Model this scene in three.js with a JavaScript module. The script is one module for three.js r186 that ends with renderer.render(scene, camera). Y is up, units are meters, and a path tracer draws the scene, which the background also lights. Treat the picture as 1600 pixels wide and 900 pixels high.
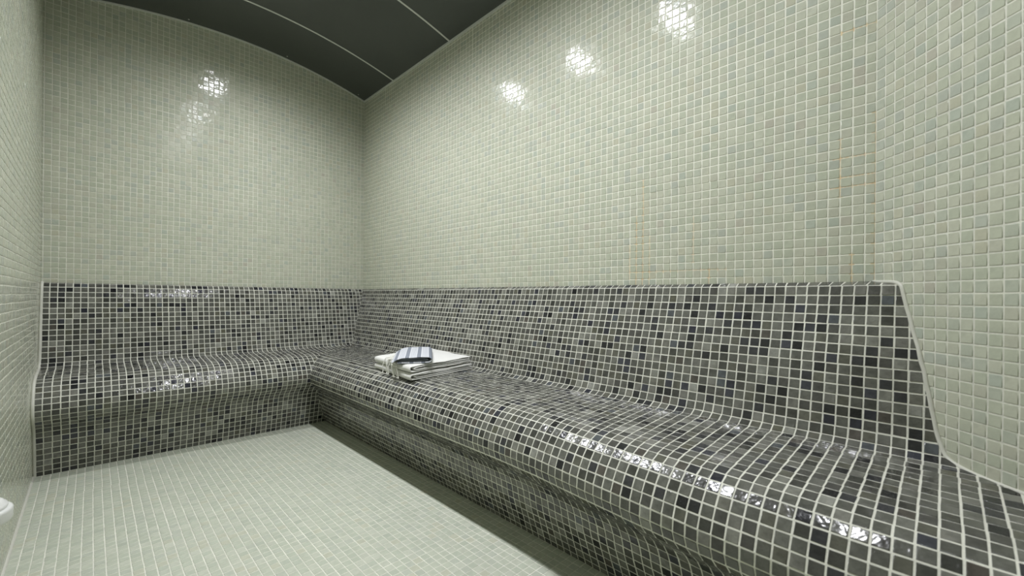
import * as THREE from 'three';
import { mergeGeometries } from 'three/addons/utils/BufferGeometryUtils.js';

// ---------------------------------------------------------------- units, camera, light
// Mosaic pitch is the yardstick: the room was measured in tiles of 26 mm.
// s runs along the long wall towards the viewer, u from the long wall across the room, h is height above the floor.
const P = 0.026, H0 = 32.87;                       // H0: height of the first wall joint above the bench, in tiles
const V = (s, h, u) => new THREE.Vector3(s * P, (h + H0) * P, u * P);
const scene = new THREE.Scene();
scene.background = new THREE.Color(0x000000);
const camera = new THREE.PerspectiveCamera(68.25, 1600 / 900, 0.02, 30);
camera.position.copy(V(115.523, -2.676, 55.523));
camera.up.set(-0.006554, 0.999956, 0.006767);
camera.lookAt(camera.position.clone().add(new THREE.Vector3(-0.715939, 0.0000321, -0.698162)));
camera.setViewOffset(1600, 900, 9.28, -14.28, 1600, 900);
camera.focus = 2.0;
camera.userData.fStop = 4;
camera.updateMatrixWorld(); camera.updateProjectionMatrix();
const renderer = new THREE.WebGLRenderer({ antialias: true });
renderer.toneMapping = THREE.LinearToneMapping;
renderer.toneMappingExposure = 1.42;
renderer.shadowMap.enabled = true;
const LAMP_CD = 3.2, LAMP_COLOR = new THREE.Color(0.985, 0.995, 1.045), LAMP_R = 0.04;

// ---------------------------------------------------------------- helpers
let seed = 20240611;
const rnd = () => { seed = (seed + 0x6D2B79F5) | 0; let t = Math.imul(seed ^ (seed >>> 15), 1 | seed); t = (t + Math.imul(t ^ (t >>> 7), 61 | t)) ^ t; return ((t ^ (t >>> 14)) >>> 0) / 4294967296; };
const gauss = () => Math.sqrt(-2 * Math.log(1 - rnd())) * Math.cos(6.28318 * rnd());
const lerp = (a, b, t) => a + (b - a) * t;
function add(o, name, parent = scene) { o.name = name; o.castShadow = o.receiveShadow = true; parent.add(o); return o; }
function tag(o, label, category, group) { o.userData.label = label; o.userData.category = category; if (group) o.userData.group = group; return o; }
const structure = (o) => { o.userData.kind = 'structure'; return o; };

// tileable value noise
function noiseGrid(n) { const a = new Float32Array(n * n); for (let i = 0; i < a.length; i++) a[i] = rnd(); return a; }
function sampleGrid(g, n, x, y) {
  const xi = Math.floor(x), yi = Math.floor(y), fx = x - xi, fy = y - yi;
  const sx = fx * fx * (3 - 2 * fx), sy = fy * fy * (3 - 2 * fy), w = (i) => ((i % n) + n) % n;
  const a = g[w(yi) * n + w(xi)], b = g[w(yi) * n + w(xi + 1)], c = g[w(yi + 1) * n + w(xi)], d = g[w(yi + 1) * n + w(xi + 1)];
  return lerp(lerp(a, b, sx), lerp(c, d, sx), sy);
}
function noiseTexture(size, octaves, lo, hi, srgb) {   // octaves: [[cells, weight], ...]
  const gs = octaves.map(([n]) => noiseGrid(n)), data = new Uint8Array(size * size * 4);
  let tot = 0; octaves.forEach(([, w]) => tot += w);
  for (let y = 0; y < size; y++) for (let x = 0; x < size; x++) {
    let v = 0; octaves.forEach(([n, w], i) => v += w * sampleGrid(gs[i], n, x / size * n, y / size * n));
    v = 255 * lerp(lo, hi, v / tot); const k = (y * size + x) * 4;
    data[k] = data[k + 1] = data[k + 2] = v; data[k + 3] = 255;
  }
  const t = new THREE.DataTexture(data, size, size); t.magFilter = THREE.LinearFilter; t.minFilter = THREE.LinearMipmapLinearFilter; t.generateMipmaps = true;
  t.wrapS = t.wrapT = THREE.RepeatWrapping; if (srgb) t.colorSpace = THREE.SRGBColorSpace; t.needsUpdate = true; return t;
}
const metres = (t, m) => { const c = t.clone(); c.repeat.set(1 / m, 1 / m); c.needsUpdate = true; return c; };
const waveBump = metres(noiseTexture(512, [[16, 1], [34, 0.7], [70, 0.25]], 0, 1, false), 0.2);       // rippled glaze
const cloudMap = metres(noiseTexture(512, [[9, 0.6], [22, 1], [90, 0.5]], 0.70, 1.0, true), 0.26);     // cloudy glass body
const paleMap = metres(noiseTexture(512, [[9, 0.6], [22, 1], [90, 0.4]], 0.92, 1.0, true), 0.26);
const groutMap = metres(noiseTexture(512, [[6, 1], [30, 0.6], [160, 0.7]], 0.84, 1.0, true), 0.4);
const groutBump = metres(noiseTexture(512, [[60, 1], [170, 1]], 0, 1, false), 0.12);

const groutMat = new THREE.MeshStandardMaterial({ color: 0xeeeee0, map: groutMap, bumpMap: groutBump, bumpScale: 0.0004, roughness: 0.75 });
const sealMat = new THREE.MeshStandardMaterial({ color: 0xe2e2d5, map: groutMap, roughness: 0.45 });

// colour families of the mosaic: [weight, red, green, blue], sRGB 0..255
const SAGE = [[6, 194, 198, 178], [5, 198, 201, 182], [4, 191, 196, 176], [3, 190, 195, 178], [3, 200, 202, 183], [2, 195, 196, 178], [1, 188, 193, 179], [0.8, 196, 196, 175], [0.2, 191, 189, 173], [0.5, 186, 193, 178]];
const FLOORC = [[6, 195, 200, 183], [4, 199, 203, 187], [4, 192, 198, 181], [2, 192, 197, 182], [1, 197, 199, 180], [1, 189, 195, 179]];
const COAL = [[5, 103, 104, 97], [5, 111, 112, 104], [4, 120, 121, 113], [4, 92, 92, 87], [3, 131, 131, 123], [3, 80, 81, 75], [2, 106, 106, 95], [2, 66, 67, 69], [1.5, 50, 51, 52], [0.7, 72, 74, 81], [0.4, 56, 57, 66], [1, 147, 148, 138], [1, 125, 125, 115], [0.6, 94, 99, 102], [0.5, 96, 92, 85], [0.4, 163, 164, 155], [0.4, 104, 104, 90], [0.5, 37, 37, 39]];
function family(list, map, rough, bump, spec) {
  const tot = list.reduce((a, b) => a + b[0], 0);
  const cols = list.map((c) => new THREE.Color().setRGB(c[1] / 255, c[2] / 255, c[3] / 255, THREE.SRGBColorSpace));
  const base = { map, bumpMap: waveBump, bumpScale: bump, roughness: rough, specularIntensity: spec };
  return { cols, mats: cols.map((c) => new THREE.MeshPhysicalMaterial({ ...base, color: c })), field: new THREE.MeshPhysicalMaterial({ ...base, vertexColors: true }),
    pick() { let r = rnd() * tot, i = 0; while ((r -= list[i][0]) > 0 && i < list.length - 1) i++; return i; } };
}
const wallFam = family(SAGE, paleMap, 0.13, 0.00034, 0.55), floorFam = family(FLOORC, paleMap, 0.25, 0.0003, 0.7), benchFam = family(COAL, cloudMap, 0.13, 0.0006, 0.85);

// ---------------------------------------------------------------- mosaic: every tile is a small bevelled slab
// poly: convex outline in the tile's own plane (metres, counter-clockwise). One builder for whole and cut tiles.
const TOP = 0.0013, BASE = -0.0008, EDGE = 0.0006, INSET = 0.0011;
function inset(poly, d) {
  const n = poly.length, out = [];
  for (let i = 0; i < n; i++) {
    const a = poly[(i + n - 1) % n], b = poly[i], c = poly[(i + 1) % n];
    let e1 = [b[0] - a[0], b[1] - a[1]], e2 = [c[0] - b[0], c[1] - b[1]];
    const l1 = Math.hypot(...e1) || 1, l2 = Math.hypot(...e2) || 1; e1 = [e1[0] / l1, e1[1] / l1]; e2 = [e2[0] / l2, e2[1] / l2];
    const m = [-(e1[1] + e2[1]), e1[0] + e2[0]], k = Math.max(0.4, (m[0] * -e1[1] + m[1] * e1[0]));
    out.push([b[0] + m[0] / k * d, b[1] + m[1] / k * d]);
  }
  return out;
}
function tileArrays(poly, du, dv) {      // positions, normals, uv, index in the tile's own frame (normal +z)
  const n = poly.length, inn = inset(poly, INSET), pos = [], nor = [], uv = [], idx = [];
  let cx = 0, cy = 0; poly.forEach((q) => { cx += q[0] / n; cy += q[1] / n; });
  for (let i = 0; i < n; i++) { pos.push(inn[i][0], inn[i][1], TOP); nor.push(0, 0, 1); uv.push(inn[i][0] + du, inn[i][1] + dv); }
  for (const z of [TOP - EDGE, BASE]) for (let i = 0; i < n; i++) {
    const dx = poly[i][0] - inn[i][0], dy = poly[i][1] - inn[i][1], l = Math.hypot(dx, dy) || 1, t = z === BASE ? 0 : 0.8, k = Math.hypot(1, t);
    pos.push(poly[i][0], poly[i][1], z); nor.push(dx / l / k, dy / l / k, t / k); uv.push(poly[i][0] + du, poly[i][1] + dv);
  }
  for (let i = 1; i < n - 1; i++) idx.push(0, i, i + 1);
  for (let r = 0; r < 2; r++) for (let i = 0; i < n; i++) { const a = r * n + i, b = r * n + (i + 1) % n, c = a + n, d = b + n; idx.push(a, c, b, b, c, d); }
  return { pos, nor, uv, idx };
}
function polyArea(p) { let a = 0; for (let i = 0; i < p.length; i++) { const q = p[(i + 1) % p.length]; a += p[i][0] * q[1] - q[0] * p[i][1]; } return a / 2; }
function clip(poly, px, py, nx, ny) {    // keep the side where (x-px)*nx + (y-py)*ny >= 0
  const out = [], n = poly.length;
  for (let i = 0; i < n; i++) {
    const a = poly[i], b = poly[(i + 1) % n], da = (a[0] - px) * nx + (a[1] - py) * ny, db = (b[0] - px) * nx + (b[1] - py) * ny;
    if (da >= 0) out.push(a);
    if (da * db < 0) { const t = da / (da - db); out.push([lerp(a[0], b[0], t), lerp(a[1], b[1], t)]); }
  }
  return out;
}
const camInv = camera.matrixWorldInverse.clone().copy(camera.matrixWorld).invert(), FPX = 663.98;
function seenArea(m, poly) {             // size of a tile in the frame, in pixels; 0 outside it or turned away
  const q = poly.map((c) => new THREE.Vector3(c[0], c[1], TOP).applyMatrix4(m).applyMatrix4(camInv));
  if (q.some((v) => v.z > -0.05)) return 0;
  const px = q.map((v) => [790.7 + FPX * v.x / -v.z, 464.3 - FPX * v.y / -v.z]);
  const cx = px.reduce((a, b) => a + b[0], 0) / px.length, cy = px.reduce((a, b) => a + b[1], 0) / px.length;
  if (cx < 0 || cx > 1600 || cy < 0 || cy > 900) return 0;
  return Math.max(0, -polyArea(px));
}
const tileCache = new Map();
class Mosaic {
  constructor(fam, tilt = 0.009) { this.fam = fam; this.tilt = tilt; this.tiles = []; }
  // origin, axes of the surface; poly in metres relative to that origin
  put(o, eu, ev, poly, ci) {
    if (poly.length < 3 || polyArea(poly) < 0.000004) return;
    let cx = 0, cy = 0; poly.forEach((q) => { cx += q[0] / poly.length; cy += q[1] / poly.length; });
    const local = poly.map((q) => [q[0] - cx, q[1] - cy]);
    const n = new THREE.Vector3().crossVectors(eu, ev).normalize();
    const m = new THREE.Matrix4().makeBasis(eu, ev, n).setPosition(o.clone().addScaledVector(eu, cx).addScaledVector(ev, cy).addScaledVector(n, gauss() * 0.00008));
    m.multiply(new THREE.Matrix4().makeRotationFromEuler(new THREE.Euler(gauss() * this.tilt, gauss() * this.tilt, gauss() * 0.008)));
    this.tiles.push({ m, poly: local, ci: ci ?? this.fam.pick(), a: seenArea(m, local) });
  }
  build(partOf, fieldOf, most = 300) {   // the largest in view are single meshes, the rest one field
    const order = this.tiles.map((t, i) => i).sort((a, b) => this.tiles[b].a - this.tiles[a].a), single = new Set(order.slice(0, most).filter((i) => this.tiles[i].a > 60));
    const pos = [], nor = [], uv = [], col = [], idx = [], v = new THREE.Vector3();
    this.tiles.forEach((t, i) => {
      const q = t.poly, whole = q.length === 4;
      if (single.has(i)) {
        const variant = Math.floor(rnd() * 12), key = q.map((c) => Math.round(c[0] * 20000) + ',' + Math.round(c[1] * 20000)).join(';') + '|' + variant;
        let g = tileCache.get(key);
        if (!g) {
          const d = tileArrays(q, variant * 0.0371, variant * 0.0533); g = new THREE.BufferGeometry();
          g.setAttribute('position', new THREE.Float32BufferAttribute(d.pos, 3)); g.setAttribute('normal', new THREE.Float32BufferAttribute(d.nor, 3));
          g.setAttribute('uv', new THREE.Float32BufferAttribute(d.uv, 2)); g.setIndex(d.idx); tileCache.set(key, g);
        }
        const me = add(new THREE.Mesh(g, this.fam.mats[t.ci]), 'tile', typeof partOf === 'function' ? partOf(t) : partOf);
        t.m.decompose(me.position, me.quaternion, me.scale);
        return;
      }
      const d = tileArrays(q, rnd() * 3, rnd() * 3), o = pos.length / 3, c = this.fam.cols[t.ci];
      for (let k = 0; k < d.pos.length; k += 3) {
        v.set(d.pos[k], d.pos[k + 1], d.pos[k + 2]).applyMatrix4(t.m); pos.push(v.x, v.y, v.z);
        v.set(d.nor[k], d.nor[k + 1], d.nor[k + 2]).transformDirection(t.m); nor.push(v.x, v.y, v.z);
        col.push(c.r, c.g, c.b);
      }
      for (const x of d.uv) uv.push(x);
      for (const x of d.idx) idx.push(x + o);
    });
    const g = new THREE.BufferGeometry();
    g.setAttribute('position', new THREE.Float32BufferAttribute(pos, 3)); g.setAttribute('normal', new THREE.Float32BufferAttribute(nor, 3));
    g.setAttribute('uv', new THREE.Float32BufferAttribute(uv, 2)); g.setAttribute('color', new THREE.Float32BufferAttribute(col, 3)); g.setIndex(idx);
    const f = add(new THREE.Mesh(g, this.fam.field), 'mosaic_tiles', fieldOf); f.userData.kind = 'stuff';
  }
}
// a flat field of tiles: a0..a1, b0..b1 in tiles, joints at integer + offset; keep(a,b) drops hidden ones; cuts(a,b) gives clip lines
function flatField(mo, o, eu, ev, [a0, a1], [b0, b1], offA, offB, { keep, cuts, gap = 0.13 } = {}) {
  const sheet = new Map(), half = gap / 2;
  for (let i = Math.floor(a0 - offA) - 1; i <= a1; i++) for (let j = Math.floor(b0 - offB) - 1; j <= b1; j++) {
    let x0 = i + offA, x1 = x0 + 1, y0 = j + offB, y1 = y0 + 1;
    if (x1 <= a0 + 0.1 || x0 >= a1 - 0.1 || y1 <= b0 + 0.1 || y0 >= b1 - 0.1) continue;
    if (keep && !keep((x0 + x1) / 2, (y0 + y1) / 2)) continue;
    const key = Math.floor(i / 12) + ',' + Math.floor(j / 12); if (!sheet.has(key)) sheet.set(key, [gauss() * 0.018, gauss() * 0.018]);
    const [sx, sy] = sheet.get(key), jx = sx + gauss() * 0.008, jy = sy + gauss() * 0.008;
    let poly = [[x0 + half + jx, y0 + half + jy], [x1 - half + jx, y0 + half + jy], [x1 - half + jx, y1 - half + jy], [x0 + half + jx, y1 - half + jy]];
    poly = clip(poly, a0 + 0.05, 0, 1, 0); poly = clip(poly, a1 - 0.05, 0, -1, 0); poly = clip(poly, 0, b0 + 0.05, 0, 1); poly = clip(poly, 0, b1 - 0.05, 0, -1);
    if (cuts) for (const c of cuts((x0 + x1) / 2, (y0 + y1) / 2)) poly = clip(poly, ...c);
    if (poly.length < 3) continue;
    mo.put(o, eu, ev, poly.map((q) => [q[0] * P, q[1] * P]));
  }
}

// ---------------------------------------------------------------- the room: shell
const UL = 62.26, SC = 110.86, SEND = 150, HB = 52.75, RISE = 4.4;
const vault = (u) => HB + RISE * (1 - ((u - UL / 2) / (UL / 2)) ** 2);
function boxUv(g, m = 1) {               // box-projected uv in metres
  const p = g.attributes.position, n = g.attributes.normal, uv = [];
  for (let i = 0; i < p.count; i++) { const ax = Math.abs(n.getX(i)), ay = Math.abs(n.getY(i)), az = Math.abs(n.getZ(i)); if (ax > ay && ax > az) uv.push(p.getZ(i) * m, p.getY(i) * m); else if (ay > az) uv.push(p.getX(i) * m, p.getZ(i) * m); else uv.push(p.getX(i) * m, p.getY(i) * m); }
  g.setAttribute('uv', new THREE.Float32BufferAttribute(uv, 2)); return g;
}
function slab(s0, s1, h0, h1, u0, u1) {
  const g = new THREE.BoxGeometry((s1 - s0) * P, (h1 - h0) * P, (u1 - u0) * P); g.translate((s0 + s1) / 2 * P, ((h0 + h1) / 2 + H0) * P, (u0 + u1) / 2 * P); return boxUv(g);
}
const T = 5;                              // wall thickness in tiles
const floor = structure(add(new THREE.Mesh(slab(-T, SEND + T, -H0 - T, -H0, -T, UL + T), groutMat), 'floor'));
tag(floor, 'pale sage mosaic tiled floor between the benches and the side wall', 'floor');
const wallBack = structure(add(new THREE.Mesh(slab(-T, 0, -H0, HB + RISE + 3, -T, UL + T), groutMat), 'wall_back'));
tag(wallBack, 'pale sage mosaic end wall under the curved ceiling edge', 'wall');

// rust marks in the joints of the long wall, as they sit in the photograph
function stainedGrout() {
  const W = 2048, Hh = 1024, c = document.createElement('canvas'); c.width = W; c.height = Hh; const g = c.getContext('2d');
  g.fillStyle = '#e8e8da'; g.fillRect(0, 0, W, Hh);
  for (let i = 0; i < 5000; i++) { const l = 215 + rnd() * 30; g.fillStyle = `rgba(${l},${l + 2},${l - 10},0.25)`; g.fillRect(rnd() * W, rnd() * Hh, 2 + rnd() * 10, 2 + rnd() * 10); }
  const X = (s) => s / SC * W, Y = (h) => Hh - (h + 1) / 55 * Hh;
  const joint = (s, h0, h1, a) => { for (let h = h0; h < h1; h += 0.12) { g.fillStyle = `rgba(${205 + rnd() * 15},${168 + rnd() * 14},${112 + rnd() * 20},${a * (0.4 + 0.6 * rnd())})`; g.fillRect(X(s) - 4, Y(h + 0.12), 8, 3); } };
  [[85.07, -0.8, 9, 0.5], [86.07, -0.8, 14, 0.55], [87.07, -0.8, 6, 0.35], [95.07, -0.8, 1, 0.5], [109.07, -0.8, 2.2, 0.5], [110.75, -0.8, 16, 0.5], [108.07, 8, 14, 0.35], [84.07, 0, 5, 0.3], [93.07, 2, 8, 0.3]].forEach((q) => joint(...q));
  const row = (h, s0, s1, a) => { for (let s = s0; s < s1; s += 0.1) { g.fillStyle = `rgba(${208 + rnd() * 15},${165 + rnd() * 14},${110 + rnd() * 20},${a * rnd()})`; g.fillRect(X(s), Y(h) - 4, 3, 8); } };
  [[9, 107.2, 110.8, 0.45], [10, 108, 110.5, 0.4], [12, 107.4, 110.5, 0.35], [1, 84, 97, 0.3], [25, 108, 110.8, 0.5]].forEach((q) => row(...q));
  const t = new THREE.CanvasTexture(c); t.colorSpace = THREE.SRGBColorSpace; return t;
}
const wallRightG = slab(-T, SC, -H0, HB + 3, -T, 0);
{ const p = wallRightG.attributes.position, uv = []; for (let i = 0; i < p.count; i++) uv.push(p.getX(i) / P / SC, (p.getY(i) / P - H0 + 1) / 55); wallRightG.setAttribute('uv', new THREE.Float32BufferAttribute(uv, 2)); }
const wallRight = structure(add(new THREE.Mesh(wallRightG, new THREE.MeshStandardMaterial({ map: stainedGrout(), roughness: 0.75 })), 'wall_right'));
tag(wallRight, 'long pale sage mosaic wall above the longer bench run', 'wall');
const wallLeft = structure(add(new THREE.Mesh(slab(-T, SEND + T, -H0, HB + 3, UL, UL + T), groutMat), 'wall_left'));
tag(wallLeft, 'pale sage mosaic side wall seen at a sharp angle at the edge of the photo', 'wall');
const wallFront = structure(add(new THREE.Mesh(slab(SEND, SEND + T, -H0, HB + RISE + 3, -T, UL + T), new THREE.MeshStandardMaterial({ color: 0xbfc5b4, roughness: 0.35, map: paleMap })), 'wall_front'));
tag(wallFront, 'plain pale sage wall closing the room behind the viewpoint', 'wall');
// the oblique wall: 45 degrees from the end of the long wall
const R2 = Math.SQRT1_2, CLEN = (SEND - SC) / R2;
const wallCornerG = new THREE.BoxGeometry((CLEN + 10) * P, (HB + RISE + 3 + H0) * P, T * P);
wallCornerG.translate((CLEN + 10) / 2 * P, (HB + RISE + 3 + H0) / 2 * P, -T / 2 * P); wallCornerG.rotateY(-Math.PI / 4); wallCornerG.translate(SC * P, 0, 0); boxUv(wallCornerG);
const wallCorner = structure(add(new THREE.Mesh(wallCornerG, groutMat), 'wall_diagonal'));
tag(wallCorner, 'pale sage mosaic oblique wall that cuts off the end of the bench', 'wall');

// ceiling: shallow barrel vault of dark panels with pale joint strips
const darkMat = new THREE.MeshStandardMaterial({ color: 0x4d514d, roughness: 0.38, map: metres(noiseTexture(256, [[5, 1], [40, 0.4]], 0.93, 1, true), 0.7) });
const stripMat = new THREE.MeshStandardMaterial({ color: 0xd2d4cd, roughness: 0.4 });
function vaultPiece(s0, s1, drop, thick, u0 = 0, u1 = UL, n = 48) {
  const pos = [], idx = [], row = [];
  for (let i = 0; i <= n; i++) { const u = lerp(u0, u1, i / n), h = vault(u) - drop; for (const [s, y] of [[s0, h], [s1, h], [s1, h + thick], [s0, h + thick]]) { const v = V(s, y, u); pos.push(v.x, v.y, v.z); } }
  for (let i = 0; i < n; i++) for (let k = 0; k < 4; k++) { const a = i * 4 + k, b = i * 4 + (k + 1) % 4, c = a + 4, d = b + 4; idx.push(a, c, b, b, c, d); }
  idx.push(0, 1, 2, 0, 2, 3); const e = n * 4; idx.push(e, e + 2, e + 1, e, e + 3, e + 2);
  let g = new THREE.BufferGeometry(); g.setAttribute('position', new THREE.Float32BufferAttribute(pos, 3)); g.setIndex(idx);
  g = g.toNonIndexed(); g.computeVertexNormals(); return boxUv(g);
}
const ceiling = structure(add(new THREE.Group(), 'ceiling')); tag(ceiling, 'shallow vaulted ceiling of dark grey panels with pale joint strips', 'ceiling');
add(new THREE.Mesh(vaultPiece(-T, SEND + T, -1.3, 3, -T, UL + T), darkMat), 'backing', ceiling);
const joints = [16.5]; while (joints[joints.length - 1] < SEND) joints.push(joints[joints.length - 1] + 24);
let from = 0;
for (const j of joints) { add(new THREE.Mesh(vaultPiece(from, Math.min(j, SEND) - 0.02, 0, 1.2), darkMat), 'ceiling_panel', ceiling); from = j + 0.02; }
for (const j of joints.slice(0, -1)) add(new THREE.Mesh(vaultPiece(j - 0.21, j + 0.21, 0.08, 0.5), stripMat), 'joint_strip', ceiling);
for (const u of [2.62, 21.1, 40.9, 59.8]) { const b = new THREE.SphereGeometry(0.0042, 12, 8); b.scale(1, 0.5, 1); const m = add(new THREE.Mesh(b, stripMat), 'screw_head', ceiling); m.position.copy(V(1.5, vault(u) - 0.02, u)); }
const trim1 = structure(add(new THREE.Mesh(vaultPiece(0, 0.36, 0.3, 0.5), stripMat), 'trim_1')); tag(trim1, 'thin pale curved edge strip between end wall and ceiling', 'trim');
const trim2 = structure(add(new THREE.Mesh(slab(0, SC, HB - 0.3, HB + 0.3, 0, 0.36), stripMat), 'trim_2')); tag(trim2, 'thin pale straight edge strip between long wall and ceiling', 'trim');

// recessed ceiling spots along the crown of the vault, one in the middle of each panel
const ringMat = new THREE.MeshStandardMaterial({ color: 0xc9ccc8, roughness: 0.3, metalness: 0.6 });
const lensMat = new THREE.MeshStandardMaterial({ color: 0xffffff, emissive: new THREE.Color(1, 1, 1), emissiveIntensity: 12 });
['nearest the end wall', 'second from the end wall', 'third from the end wall', 'farthest from the end wall'].forEach((where, i) => {
  const s = 28.5 + 24 * i, y = vault(31.1), g = add(new THREE.Group(), i ? 'ceiling_spotlight_' + String(i).padStart(3, '0') : 'ceiling_spotlight'); g.position.copy(V(s, y, 31.1));
  tag(g, 'round recessed ceiling spotlight, ' + where, 'lamp', 'spotlights along the crown of the ceiling');
  add(new THREE.Mesh(new THREE.LatheGeometry([[0.040, 0.0], [0.040, -0.004], [0.043, -0.006], [0.052, -0.005], [0.056, -0.001], [0.056, 0.0]].map((q) => new THREE.Vector2(...q)), 40), ringMat), 'trim_ring', g);
  const lens = add(new THREE.Mesh(new THREE.CylinderGeometry(0.040, 0.040, 0.003, 40), lensMat), 'lens', g); lens.position.y = -0.0018;
  const L = new THREE.SpotLight(LAMP_COLOR, LAMP_CD, 0, 1.42, 1, 2); L.position.copy(g.position).y -= 0.012; L.target.position.copy(V(s, -H0, 31.1));
  L.castShadow = true; L.shadow.radius = LAMP_R / 0.02; L.name = 'spot_beam'; scene.add(L); scene.add(L.target);
});

// ---------------------------------------------------------------- the bench: profile in tiles (u from the wall, h)
const PROFILE = [[0, -0.78], [0.55, -0.86], [0.88, -1.35], [1.0, -2.1], [1.3, -3.2], [1.92, -5.1], [2.6, -7.1], [3.08, -8.6], [4.62, -14.0], [4.95, -15.0], [5.35, -15.65], [6.05, -15.95], [7.2, -16.02], [9.6, -16.16], [12.3, -16.33], [15, -16.5], [16.6, -16.7], [17.75, -17.12], [18.6, -17.75], [19.35, -18.65], [19.95, -19.7], [20.3, -20.6], [20.3, -21.6], [19.9, -22.6], [19.1, -23.5], [18.2, -24.3], [17.55, -25.2], [17.15, -26.3], [16.8, -28], [15.15, -H0]];
// the long run's front edge swells a little towards the oblique wall
const SWELL = [[78, 0], [84, 0.2], [92.5, 1.0], [102.5, 1.75], [112, 2.15], [140, 2.5]];
const swell = (a) => { if (a <= 78) return 0; let i = 1; while (i < SWELL.length - 1 && SWELL[i][0] < a) i++; const [p, q] = [SWELL[i - 1], SWELL[i]]; return lerp(p[1], q[1], Math.min(1, (a - p[0]) / (q[0] - p[0]))); };
const topSwell = (u, h, a) => h < -14 ? 0 : Math.min(1, u / 0.88) * Math.min(1, (h + 14) / 11.5) * 1.35 * THREE.MathUtils.smoothstep(a, 104, 112);
const swellWeight = (u, h) => h > -15.95 ? 0 : h < -22 ? Math.max(0, (h + H0) / (H0 - 22)) : Math.min(1, Math.max(0, (u - 7) / 10));
const NARROW = 3.5;                       // the short run is this much shallower, and its back stands steeper
const BACK_A = [0, 1.0, 1.5, 1.84, 2.2, 2.6, 3.0, 3.3, 4.37, 4.62, 5.1, 6.05], FLAT0 = 6.05, FLAT1 = 16.6;
const table = PROFILE.slice(0, BACK_A.length).map((q, i) => [q[0], BACK_A[i]]).concat([[FLAT1, FLAT1 - NARROW]]);
const across = (x, from, to) => { if (x >= table[table.length - 1][from]) return x + table[table.length - 1][to] - table[table.length - 1][from]; let i = 1; while (table[i][from] < x) i++; const a = table[i - 1], b = table[i]; return lerp(a[to], b[to], (x - a[from]) / (b[from] - a[from])); };
const squeeze = (u) => across(u, 0, 1), widen = (s) => across(s, 1, 0);
function rowsOf(points, wideAt) {         // cut a profile into tile rows: list of [point, point]
  const curve = new THREE.CatmullRomCurve3(points.map((q) => new THREE.Vector3(q[0], q[1], 0)), false, 'centripetal'), N = 3000, pts = curve.getPoints(N);
  const len = [0]; for (let i = 1; i <= N; i++) len.push(len[i - 1] + pts[i].distanceTo(pts[i - 1]));
  const at = (a) => { a = Math.min(a, len[N]); let lo = 0, hi = N; while (hi - lo > 1) { const m = (lo + hi) >> 1; if (len[m] <= a) lo = m; else hi = m; } const t = (a - len[lo]) / (len[hi] - len[lo]); return [lerp(pts[lo].x, pts[hi].x, t), lerp(pts[lo].y, pts[hi].y, t)]; };
  const cuts = [0]; let a = 0, k = 0; while (a < len[N] - 0.25) { a += k === wideAt ? 1.1 : 1; cuts.push(Math.min(a, len[N])); k++; }
  if (cuts[cuts.length - 1] < len[N]) cuts.push(len[N]);
  return cuts.map(at);
}
const rowsB = rowsOf(PROFILE, 34), rowsA = rowsOf(PROFILE.map(([u, h]) => [squeeze(u), h]), -1);
const bench = add(new THREE.Group(), 'corner_bench'); tag(bench, 'built-in corner bench of dark grey mosaic with curved seat and backrest', 'bench');
// each run: point on the surface from (along, across, height)
const runB = { rows: rowsB, at: (a, u, h) => V(a, h, u + swellWeight(u, h) * swell(a) + topSwell(u, h, a)), lo: (u) => squeeze(u), hi: (u, h) => { let a = SC + u; for (let k = 0; k < 6; k++) a = SC + u + swellWeight(u, h) * swell(a) + topSwell(u, h, a); return a; }, off: 0.5, along: new THREE.Vector3(1, 0, 0), flip: 1 };
const runA = { rows: rowsA, at: (a, s, h) => V(s, h, a), lo: (s) => widen(s), hi: () => UL, off: 0.98, along: new THREE.Vector3(0, 0, 1), flip: -1 };
function strip(run, i0, i1) {             // mortar bed under rows i0..i1, creased at the tile joints
  const pos = [], uv = [], b = [0]; for (let i = i0 + 1; i <= i1; i++) b.push(b[b.length - 1] + Math.hypot(run.rows[i][0] - run.rows[i - 1][0], run.rows[i][1] - run.rows[i - 1][1]));
  const end = (i, a) => { const [u, h] = run.rows[i]; return Math.min(run.hi(u, h), Math.max(run.lo(u), a)); };
  const put = (i, a) => { const [u, h] = run.rows[i], v = run.at(a, u, h); pos.push(v.x, v.y, v.z); uv.push(a * P, b[i - i0] * P); };
  const cuts = run === runB ? Array.from({ length: 138 }, (_, k) => k - 0.5) : [-1, 100];
  for (let i = i0; i < i1; i++) for (let k = 1; k < cuts.length; k++) {
    const p = end(i, cuts[k - 1]), q = end(i, cuts[k]), c = end(i + 1, cuts[k - 1]), d = end(i + 1, cuts[k]);
    const tri = (l) => { for (const [r, a] of run.flip > 0 ? l : [l[0], l[2], l[1]]) put(r, a); };
    if (q > p) tri([[i, p], [i + 1, c], [i, q]]);
    if (d > c) tri([[i, q], [i + 1, c], [i + 1, d]]);
  }
  const g = new THREE.BufferGeometry(); g.setAttribute('position', new THREE.Float32BufferAttribute(pos, 3)); g.setAttribute('uv', new THREE.Float32BufferAttribute(uv, 2));
  g.computeVertexNormals(); return g;
}
const benchMosaic = new Mosaic(benchFam, 0.018);
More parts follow.
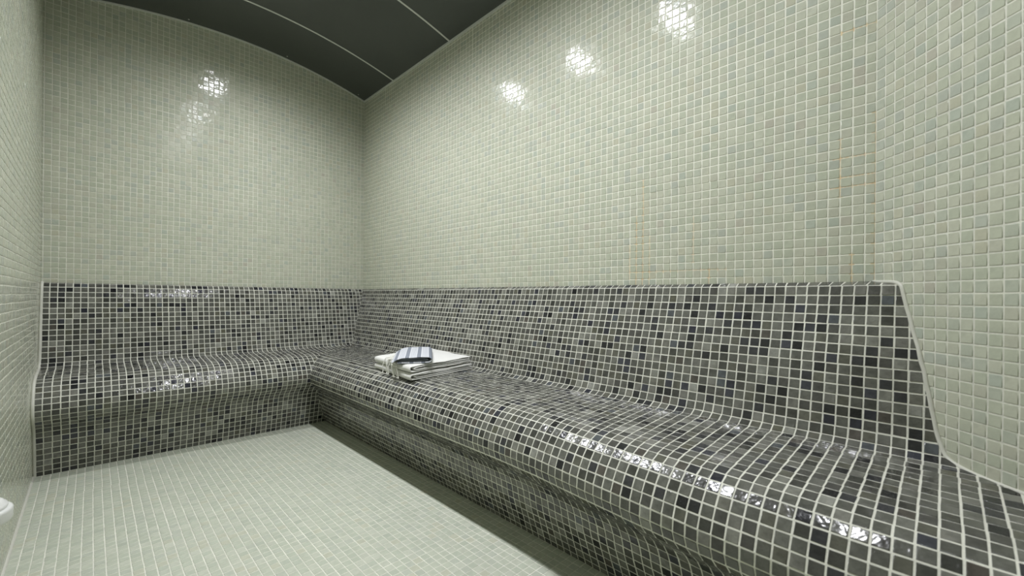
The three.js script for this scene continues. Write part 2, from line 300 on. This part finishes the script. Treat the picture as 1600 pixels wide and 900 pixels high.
for (const run of [runB, runA]) {
  const n = run.rows.length - 1, back = run.rows.findIndex((q) => q[0] > 5.2), nose = run.rows.findIndex((q) => q[0] > (run === runB ? 16.8 : 16.8 - NARROW));
  const parts = [['backrest', 0, back], ['seat', back, nose], ['front_face', nose, n]].map(([name, i0, i1]) => ({ i0, i1, mesh: add(new THREE.Mesh(strip(run, i0, i1), groutMat), name, bench) }));
  for (let r = 0; r < n; r++) {
    const [u0, h0] = run.rows[r], [u1, h1] = run.rows[r + 1], len = Math.hypot(u1 - u0, h1 - h0); if (len < 0.2) continue;
    const lo0 = run.lo(u0), lo1 = run.lo(u1), hi0 = run.hi(u0, h0), hi1 = run.hi(u1, h1), wide = r === 34 && run === runB ? 0.1 : 0, drift = gauss() * 0.012;
    for (let c = Math.floor(Math.min(lo0, lo1)) - 1; c <= Math.max(hi0, hi1) + 1; c++) {
      const g = 0.07, x0 = c + run.off + drift + gauss() * 0.008, jy = gauss() * 0.008, xm = c + run.off + 0.5;
      // the tile's own frame on the curved bed: eu along the run, ev down the face
      const mid = run.at(xm, (u0 + u1) / 2, (h0 + h1) / 2), eu = run.at(xm + 0.5, (u0 + u1) / 2, (h0 + h1) / 2).sub(run.at(xm - 0.5, (u0 + u1) / 2, (h0 + h1) / 2)).normalize();
      const ev = run.at(xm, u1, h1).sub(run.at(xm, u0, h0)), l = ev.length() / P; ev.addScaledVector(eu, -ev.dot(eu)).normalize();
      let poly = [[x0 + g, g + jy], [x0 + 1 - g, g + jy], [x0 + 1 - g, l - wide - g + jy], [x0 + g, l - wide - g + jy]];
      let lx = lo0, dx = lo1 - lo0, L = Math.hypot(dx, l); poly = clip(poly, lx + 0.05, 0, l / L, -dx / L);
      lx = hi0; dx = hi1 - hi0; L = Math.hypot(dx, l); poly = clip(poly, lx - (run === runB ? 0.16 : 0.3), 0, -l / L, dx / L);
      if (poly.length < 3) continue;
      poly = poly.map((q) => [(q[0] - xm) * P, (q[1] - l / 2) * P]);
      const before = benchMosaic.tiles.length;
      if (run.flip > 0) benchMosaic.put(mid, eu.clone().negate(), ev, poly.map((q) => [-q[0], q[1]]).reverse()); else benchMosaic.put(mid, eu, ev, poly);
      if (benchMosaic.tiles.length > before) benchMosaic.tiles[before].part = parts.find((p) => r >= p.i0 && r < p.i1).mesh;
    }
  }
}
benchMosaic.build((t) => t.part, bench);
// sealant where the bench meets the walls
function bead(points, r, name, parent, mat = sealMat) {
  const c = new THREE.CatmullRomCurve3(points, false, 'centripetal');
  return add(new THREE.Mesh(new THREE.TubeGeometry(c, points.length * 4, r, 8), mat), name, parent);
}
bead(rowsB.map(([u, h]) => runB.at(runB.hi(u, h) - 0.12 + gauss() * 0.02, u, h).add(new THREE.Vector3(0, gauss() * 0.0006, 0))), 0.0048, 'sealant_bead', bench);
bead(rowsA.map(([s, h]) => V(s + gauss() * 0.03, h + gauss() * 0.03, UL - 0.25)), 0.0062, 'sealant_bead', bench);

// ---------------------------------------------------------------- wall and floor mosaics
const X = new THREE.Vector3(1, 0, 0), Y = new THREE.Vector3(0, 1, 0), Z = new THREE.Vector3(0, 0, 1);
const moB = new Mosaic(wallFam); flatField(moB, V(0, 0, 0), X, Y, [0, SC], [-0.85, HB - 0.2], 0.07, 0); moB.build(wallRight, wallRight);
const moA = new Mosaic(wallFam);
flatField(moA, V(0, 0, 0), Z.clone().negate(), Y, [-UL, 0], [-0.85, HB + RISE], 0.02, 0, { keep: (a, b) => b < vault(-a) + 0.4, cuts: (a) => { const k = -(vault(-a + 0.5) - vault(-a - 0.5)), L = Math.hypot(1, k); return [[a, vault(-a) - 0.25, k / L, -1 / L]]; } });
moA.build(wallBack, wallBack);
const insideBench = (u, h, extra = 0) => { if (h > -0.9) return false; for (let i = 1; i < rowsB.length; i++) { const [a, b] = [rowsB[i - 1], rowsB[i]]; if ((a[1] >= h) && (b[1] < h)) { const q = lerp(a[0], b[0], (h - a[1]) / (b[1] - a[1])); return u < q + extra * swellWeight(q, h) - 0.9; } } return u < 5; };
const moC = new Mosaic(wallFam), EC = new THREE.Vector3(R2, 0, R2);
flatField(moC, V(SC, 0, 0), EC, Y, [0, 54], [-H0, HB + RISE], 0.05, 0, { keep: (a, b) => b < vault(a * R2) + 0.4 && !insideBench(a * R2, b, 2), cuts: (a) => { const k = (vault((a + 0.5) * R2) - vault((a - 0.5) * R2)), L = Math.hypot(1, k); return [[a, vault(a * R2) - 0.05, k / L, -1 / L]]; } });
moC.build(wallCorner, wallCorner);
const moL = new Mosaic(wallFam); flatField(moL, V(0, 0, UL), X.clone().negate(), Y, [-130, 0], [-H0, HB], 0.3, 0.1, { keep: (a, b) => !insideBench(widen(-a), b) }); moL.build(wallLeft, wallLeft);
const moF = new Mosaic(floorFam); flatField(moF, V(0, -H0, 0), Z, X, [14.4, UL], [10.9, 148], 0.16, 0.4, { gap: 0.11 }); moF.build(floor, floor);
const trim3 = structure(bead([V(12, -H0 + 0.02, UL - 0.1), V(60, -H0 + 0.02, UL - 0.08), V(128, -H0 + 0.02, UL - 0.1)], 0.006, 'trim_3', scene)); tag(trim3, 'pale sealant line along the foot of the side wall', 'trim');

// ---------------------------------------------------------------- towels on the long seat
const TW = new THREE.Vector3(0.1, 0.062, -0.993).normalize(), WW = new THREE.Vector3(-0.995, 0, -0.1).normalize(), NW = new THREE.Vector3().crossVectors(WW, TW).normalize(); if (NW.y < 0) NW.negate();
const towelAt = V(54.7, -16.72, 18.15);
const frame = (o, x, y, z) => { o.matrixAutoUpdate = true; o.quaternion.setFromRotationMatrix(new THREE.Matrix4().makeBasis(x, y, z)); return o; };
// a ribbon of cloth: centre line [x, y] in tiles, thickness, swept from z = 0 to z = depth
function ribbon(line, thick, depth, { wob = 0.05, nz = 22, uvLine = null, round = 0.12 } = {}) {
  const c = new THREE.CatmullRomCurve3(line.map((q) => new THREE.Vector3(q[0], q[1], 0)), false, 'centripetal', 0.5), n = line.length * 7, pts = c.getPoints(n);
  const pos = [], uv = [], idx = [], M = nz + 1; let len = 0; const ph = [rnd() * 6, rnd() * 6, rnd() * 6];
  const outline = [];
  for (let i = 0; i <= n; i++) {
    const a = pts[Math.max(0, i - 1)], b = pts[Math.min(n, i + 1)], t = b.clone().sub(a).normalize(), nn = new THREE.Vector3(-t.y, t.x, 0); if (i) len += pts[i].distanceTo(pts[i - 1]);
    const end = Math.min(i, n - i), f = end === 0 ? 0.35 : end === 1 ? 0.8 : 1;
    outline.push([pts[i], nn, thick / 2 * f, len]);
  }
  const ring = []; for (const q of outline) ring.push([q[0], q[1], q[2], q[3]]); for (let i = outline.length - 1; i >= 0; i--) ring.push([outline[i][0], outline[i][1], -outline[i][2], outline[i][3]]);
  const R = ring.length;
  for (let k = 0; k < M; k++) {
    const z = depth * k / nz, e = Math.min(k, nz - k), f = e === 0 ? 0.55 : 1, zz = z + (e === 0 ? (k ? -1 : 1) * 0 : 0);
    for (const [q, nn, w, l] of ring) {
      const dy = wob * (Math.sin(q.x * 0.9 + ph[0] + z * 0.35) + Math.sin(z * 0.8 + ph[1]) + 0.6 * Math.sin(q.x * 2.3 - z * 1.1 + ph[2])), dz = wob * 1.6 * Math.sin(q.x * 0.7 + ph[2] + q.y * 2);
      pos.push((q.x + nn.x * w * f) * P, (q.y + nn.y * w * f + dy * Math.min(1, q.y * 0.7 + 0.15)) * P, (zz + dz) * P); uv.push(l / len, z / depth);
    }
  }
  for (let k = 0; k < nz; k++) for (let i = 0; i < R; i++) { const a = k * R + i, b = k * R + (i + 1) % R, c2 = a + R, d = b + R; idx.push(a, c2, b, b, c2, d); }
  for (const k of [0, nz]) for (let i = 0; i < n; i++) { const a = k * R + i, b = a + 1, c2 = k * R + R - 1 - i, d = c2 - 1; if (k) idx.push(a, c2, b, b, c2, d); else idx.push(a, b, c2, b, d, c2); }
  const g = new THREE.BufferGeometry(); g.setAttribute('position', new THREE.Float32BufferAttribute(pos, 3)); g.setAttribute('uv', new THREE.Float32BufferAttribute(uv, 2)); g.setIndex(idx); g.computeVertexNormals(); return g;
}
const terry = noiseTexture(256, [[40, 1], [110, 1]], 0, 1, false); terry.repeat.set(6, 6);
const towelMat = new THREE.MeshStandardMaterial({ color: 0xe2e2dd, roughness: 0.95, bumpMap: terry, bumpScale: 0.0012, side: THREE.DoubleSide });
const towelFold = (L, y) => [[L, y + 0.22], [6, y + 0.21], [0.9, y + 0.22], [0.42, y + 0.3], [0.28, y + 0.62], [0.42, y + 0.95], [0.95, y + 1.04], [6, y + 1.03], [L - 0.1, y + 1.05]];
const towelInner = (L, y) => [[L - 0.15, y + 0.49], [6, y + 0.48], [1.3, y + 0.5], [1.0, y + 0.63], [1.3, y + 0.77], [6, y + 0.77], [L - 0.25, y + 0.78]];
[['white folded towel lying on the seat, lower of the stack', 12.5, 0, 0], ['white folded towel, upper of the stack, under the striped cloth', 12.35, 1.3, 0.15]].forEach(([label, L, y, dz], i) => {
  const t = add(new THREE.Group(), i ? 'folded_towel_001' : 'folded_towel'); t.position.copy(towelAt); frame(t, TW, NW, new THREE.Vector3().crossVectors(TW, NW)); tag(t, label, 'towel', 'white towels stacked on the seat');
  const zs = new THREE.Vector3().crossVectors(TW, NW).dot(WW) > 0 ? 1 : -1;
  for (const [name, line, th] of [['outer_fold', towelFold(L, y + 0.02), 0.34], ['inner_fold', towelInner(L, y + 0.02), 0.24]]) {
    const g = ribbon(line, th, 15.4 - dz * 2, { wob: 0.035 }); g.translate(0, 0, dz * P); if (zs < 0) { g.scale(1, 1, -1); const x = g.index; for (let q = 0; q < x.count; q += 3) { const a = x.getX(q); x.setX(q, x.getX(q + 1)); x.setX(q + 1, a); } } add(new THREE.Mesh(g, towelMat), name, t);
  }
});
// striped cloth laid askew on top
function stripes() {
  const W = 1024, Hh = 512, c = document.createElement('canvas'); c.width = W; c.height = Hh; const g = c.getContext('2d');
  g.fillStyle = '#d4d6da'; g.fillRect(0, 0, W, Hh);
  return [c, g, W, Hh];
}
function clothTexture(lenTop, total) {   // stripes across the cloth's length, hem band at one edge
  const [c, g, W, Hh] = stripes(), X = (l) => l / total * W;
  const period = 2.1;
  for (let l = 0; l < total; l += period) {
    g.fillStyle = '#848a94'; g.fillRect(X(l + 0.1), 0, X(0.72), Hh);
    g.fillStyle = '#a9aeb6'; for (const q of [1.02, 1.22, 1.42, 1.62]) g.fillRect(X(l + q), 0, X(0.08), Hh);
    g.fillStyle = '#8d939c'; g.fillRect(X(l + 1.86), 0, X(0.06), Hh);
  }
  for (let i = 0; i < 9000; i++) { g.fillStyle = rnd() < 0.5 ? 'rgba(255,255,255,0.12)' : 'rgba(60,66,80,0.08)'; g.fillRect(rnd() * W, rnd() * Hh, 1 + rnd() * 2, 3 + rnd() * 6); }
  g.fillStyle = '#46505f'; g.fillRect(0, Hh - 14, W, 14);
  for (let x = 0; x < W; x += 14) { g.fillStyle = '#c9ccd2'; g.fillRect(x, Hh - 11, 6, 8); }
  const t = new THREE.CanvasTexture(c); t.colorSpace = THREE.SRGBColorSpace; return t;
}
{
  const cx = TW.clone().multiplyScalar(0.74).addScaledVector(WW, -0.6726), cy = NW.clone(), cz = new THREE.Vector3().crossVectors(cx, cy).normalize();   // cz points towards the viewer's side
  const depth = 11.6, t = add(new THREE.Group(), 'striped_cloth'); tag(t, 'grey and white striped fringed cloth folded on top of the white towels', 'towel');
  t.position.copy(towelAt).addScaledVector(TW, -1.2 * P).addScaledVector(WW, 3.9 * P).addScaledVector(NW, 2.62 * P); frame(t, cx, cy, cz);
  const line = [[0.9, 0.12], [3, 0.1], [5.7, 0.12], [6.55, 0.2], [6.9, 0.55], [6.6, 0.92], [5.6, 1.0], [3, 0.98], [1.6, 0.9], [0.7, 0.6], [0.2, 0.28], [-0.1, 0.16]];
  const g = ribbon(line, 0.24, depth, { wob: 0.03 }); g.translate(0, 0, -depth * P); const skew = new THREE.Matrix4().set(1, 0, 0.25, 0, 0, 1, 0, 0, 0, 0, 1, 0, 0, 0, 0, 1); g.applyMatrix4(skew);
  add(new THREE.Mesh(g, new THREE.MeshStandardMaterial({ map: clothTexture(6, 14), roughness: 0.95, bumpMap: terry, bumpScale: 0.0006, side: THREE.DoubleSide })), 'folded_cloth', t);
  const g2 = ribbon([[1.2, 0.36], [3, 0.38], [5.4, 0.4], [6.25, 0.54], [5.4, 0.7], [3, 0.7], [1.2, 0.6]], 0.2, depth - 0.5, { wob: 0.02 }); g2.translate(0, 0, -(depth - 0.15) * P); g2.applyMatrix4(skew);
  add(new THREE.Mesh(g2, new THREE.MeshStandardMaterial({ color: 0x90959c, roughness: 0.95, bumpMap: terry, bumpScale: 0.0006, side: THREE.DoubleSide })), 'inner_layer', t);
  const tasselMat = new THREE.MeshStandardMaterial({ color: 0xd8d8cf, roughness: 0.95 });
  const back = t.quaternion.clone().invert(), toLocal = (l, w, y) => towelAt.clone().addScaledVector(TW, l * P).addScaledVector(WW, w * P).addScaledVector(NW, y * P).sub(t.position).applyQuaternion(back);
  for (let i = 0; i < 13; i++) {          // fringe: over the towel's top, then down past its rounded front
    const z = 0.15 + i * 0.7 + rnd() * 0.35, fall = [[0, 2.86], [0, 2.86]]; let l = -1.2 + 0.464 * z, w = 3.9 + 0.886 * z, left = 4.3 + rnd() * 1.0, y = 2.86; const pts = [toLocal(l + 0.1, w, y)], sway = -0.3 + gauss() * 0.35;
    while (left > 0) {
      const st = Math.min(0.4, left); left -= st;
      if (l > 0.35) { l -= st * 0.93; w += st * sway; y = 2.72; } else { l = Math.max(-0.35, l - 0.18); y -= st * 0.95; w += st * (sway * 0.4 + gauss() * 0.1); if (y < 0.2) { y = 0.2; l -= st * 0.4; } }
      pts.push(toLocal(l, w, y));
    }
    const c = new THREE.CatmullRomCurve3(pts), parts = [new THREE.TubeGeometry(c, 26, 0.0021, 6)];
    const k = pts[Math.min(2, pts.length - 1)], knot = new THREE.SphereGeometry(0.0046, 8, 6); knot.translate(k.x, k.y, k.z); parts.push(knot);
    add(new THREE.Mesh(mergeGeometries(parts), tasselMat), 'tassel', t);
  }
}

// ---------------------------------------------------------------- white fitting on the side wall
{
  const t = add(new THREE.Group(), 'wall_fitting'); tag(t, 'small white round stepped plastic fitting on the side wall near the floor', 'fitting');
  t.position.copy(V(68.4, -19.1, 61.6));
  const m = new THREE.MeshStandardMaterial({ color: 0xd9dad6, roughness: 0.4 });
  const k = P; const prof = (q) => q.map(([r, y]) => new THREE.Vector2(r * k, y * k));
  add(new THREE.Mesh(new THREE.LatheGeometry(prof([[0, 0], [1.8, 0], [2.02, 0.06], [2.1, 0.2], [2.12, 0.8], [2.08, 0.93], [1.98, 1.0], [0, 1.0]]), 40), m), 'housing', t);
  add(new THREE.Mesh(new THREE.LatheGeometry(prof([[0, 1.0], [1.84, 1.0], [1.87, 1.1], [1.82, 1.24], [1.7, 1.3], [1.66, 1.42], [1.5, 1.52], [0.9, 1.64], [0, 1.68]]), 40), m), 'cap', t);
}
renderer.render(scene, camera);
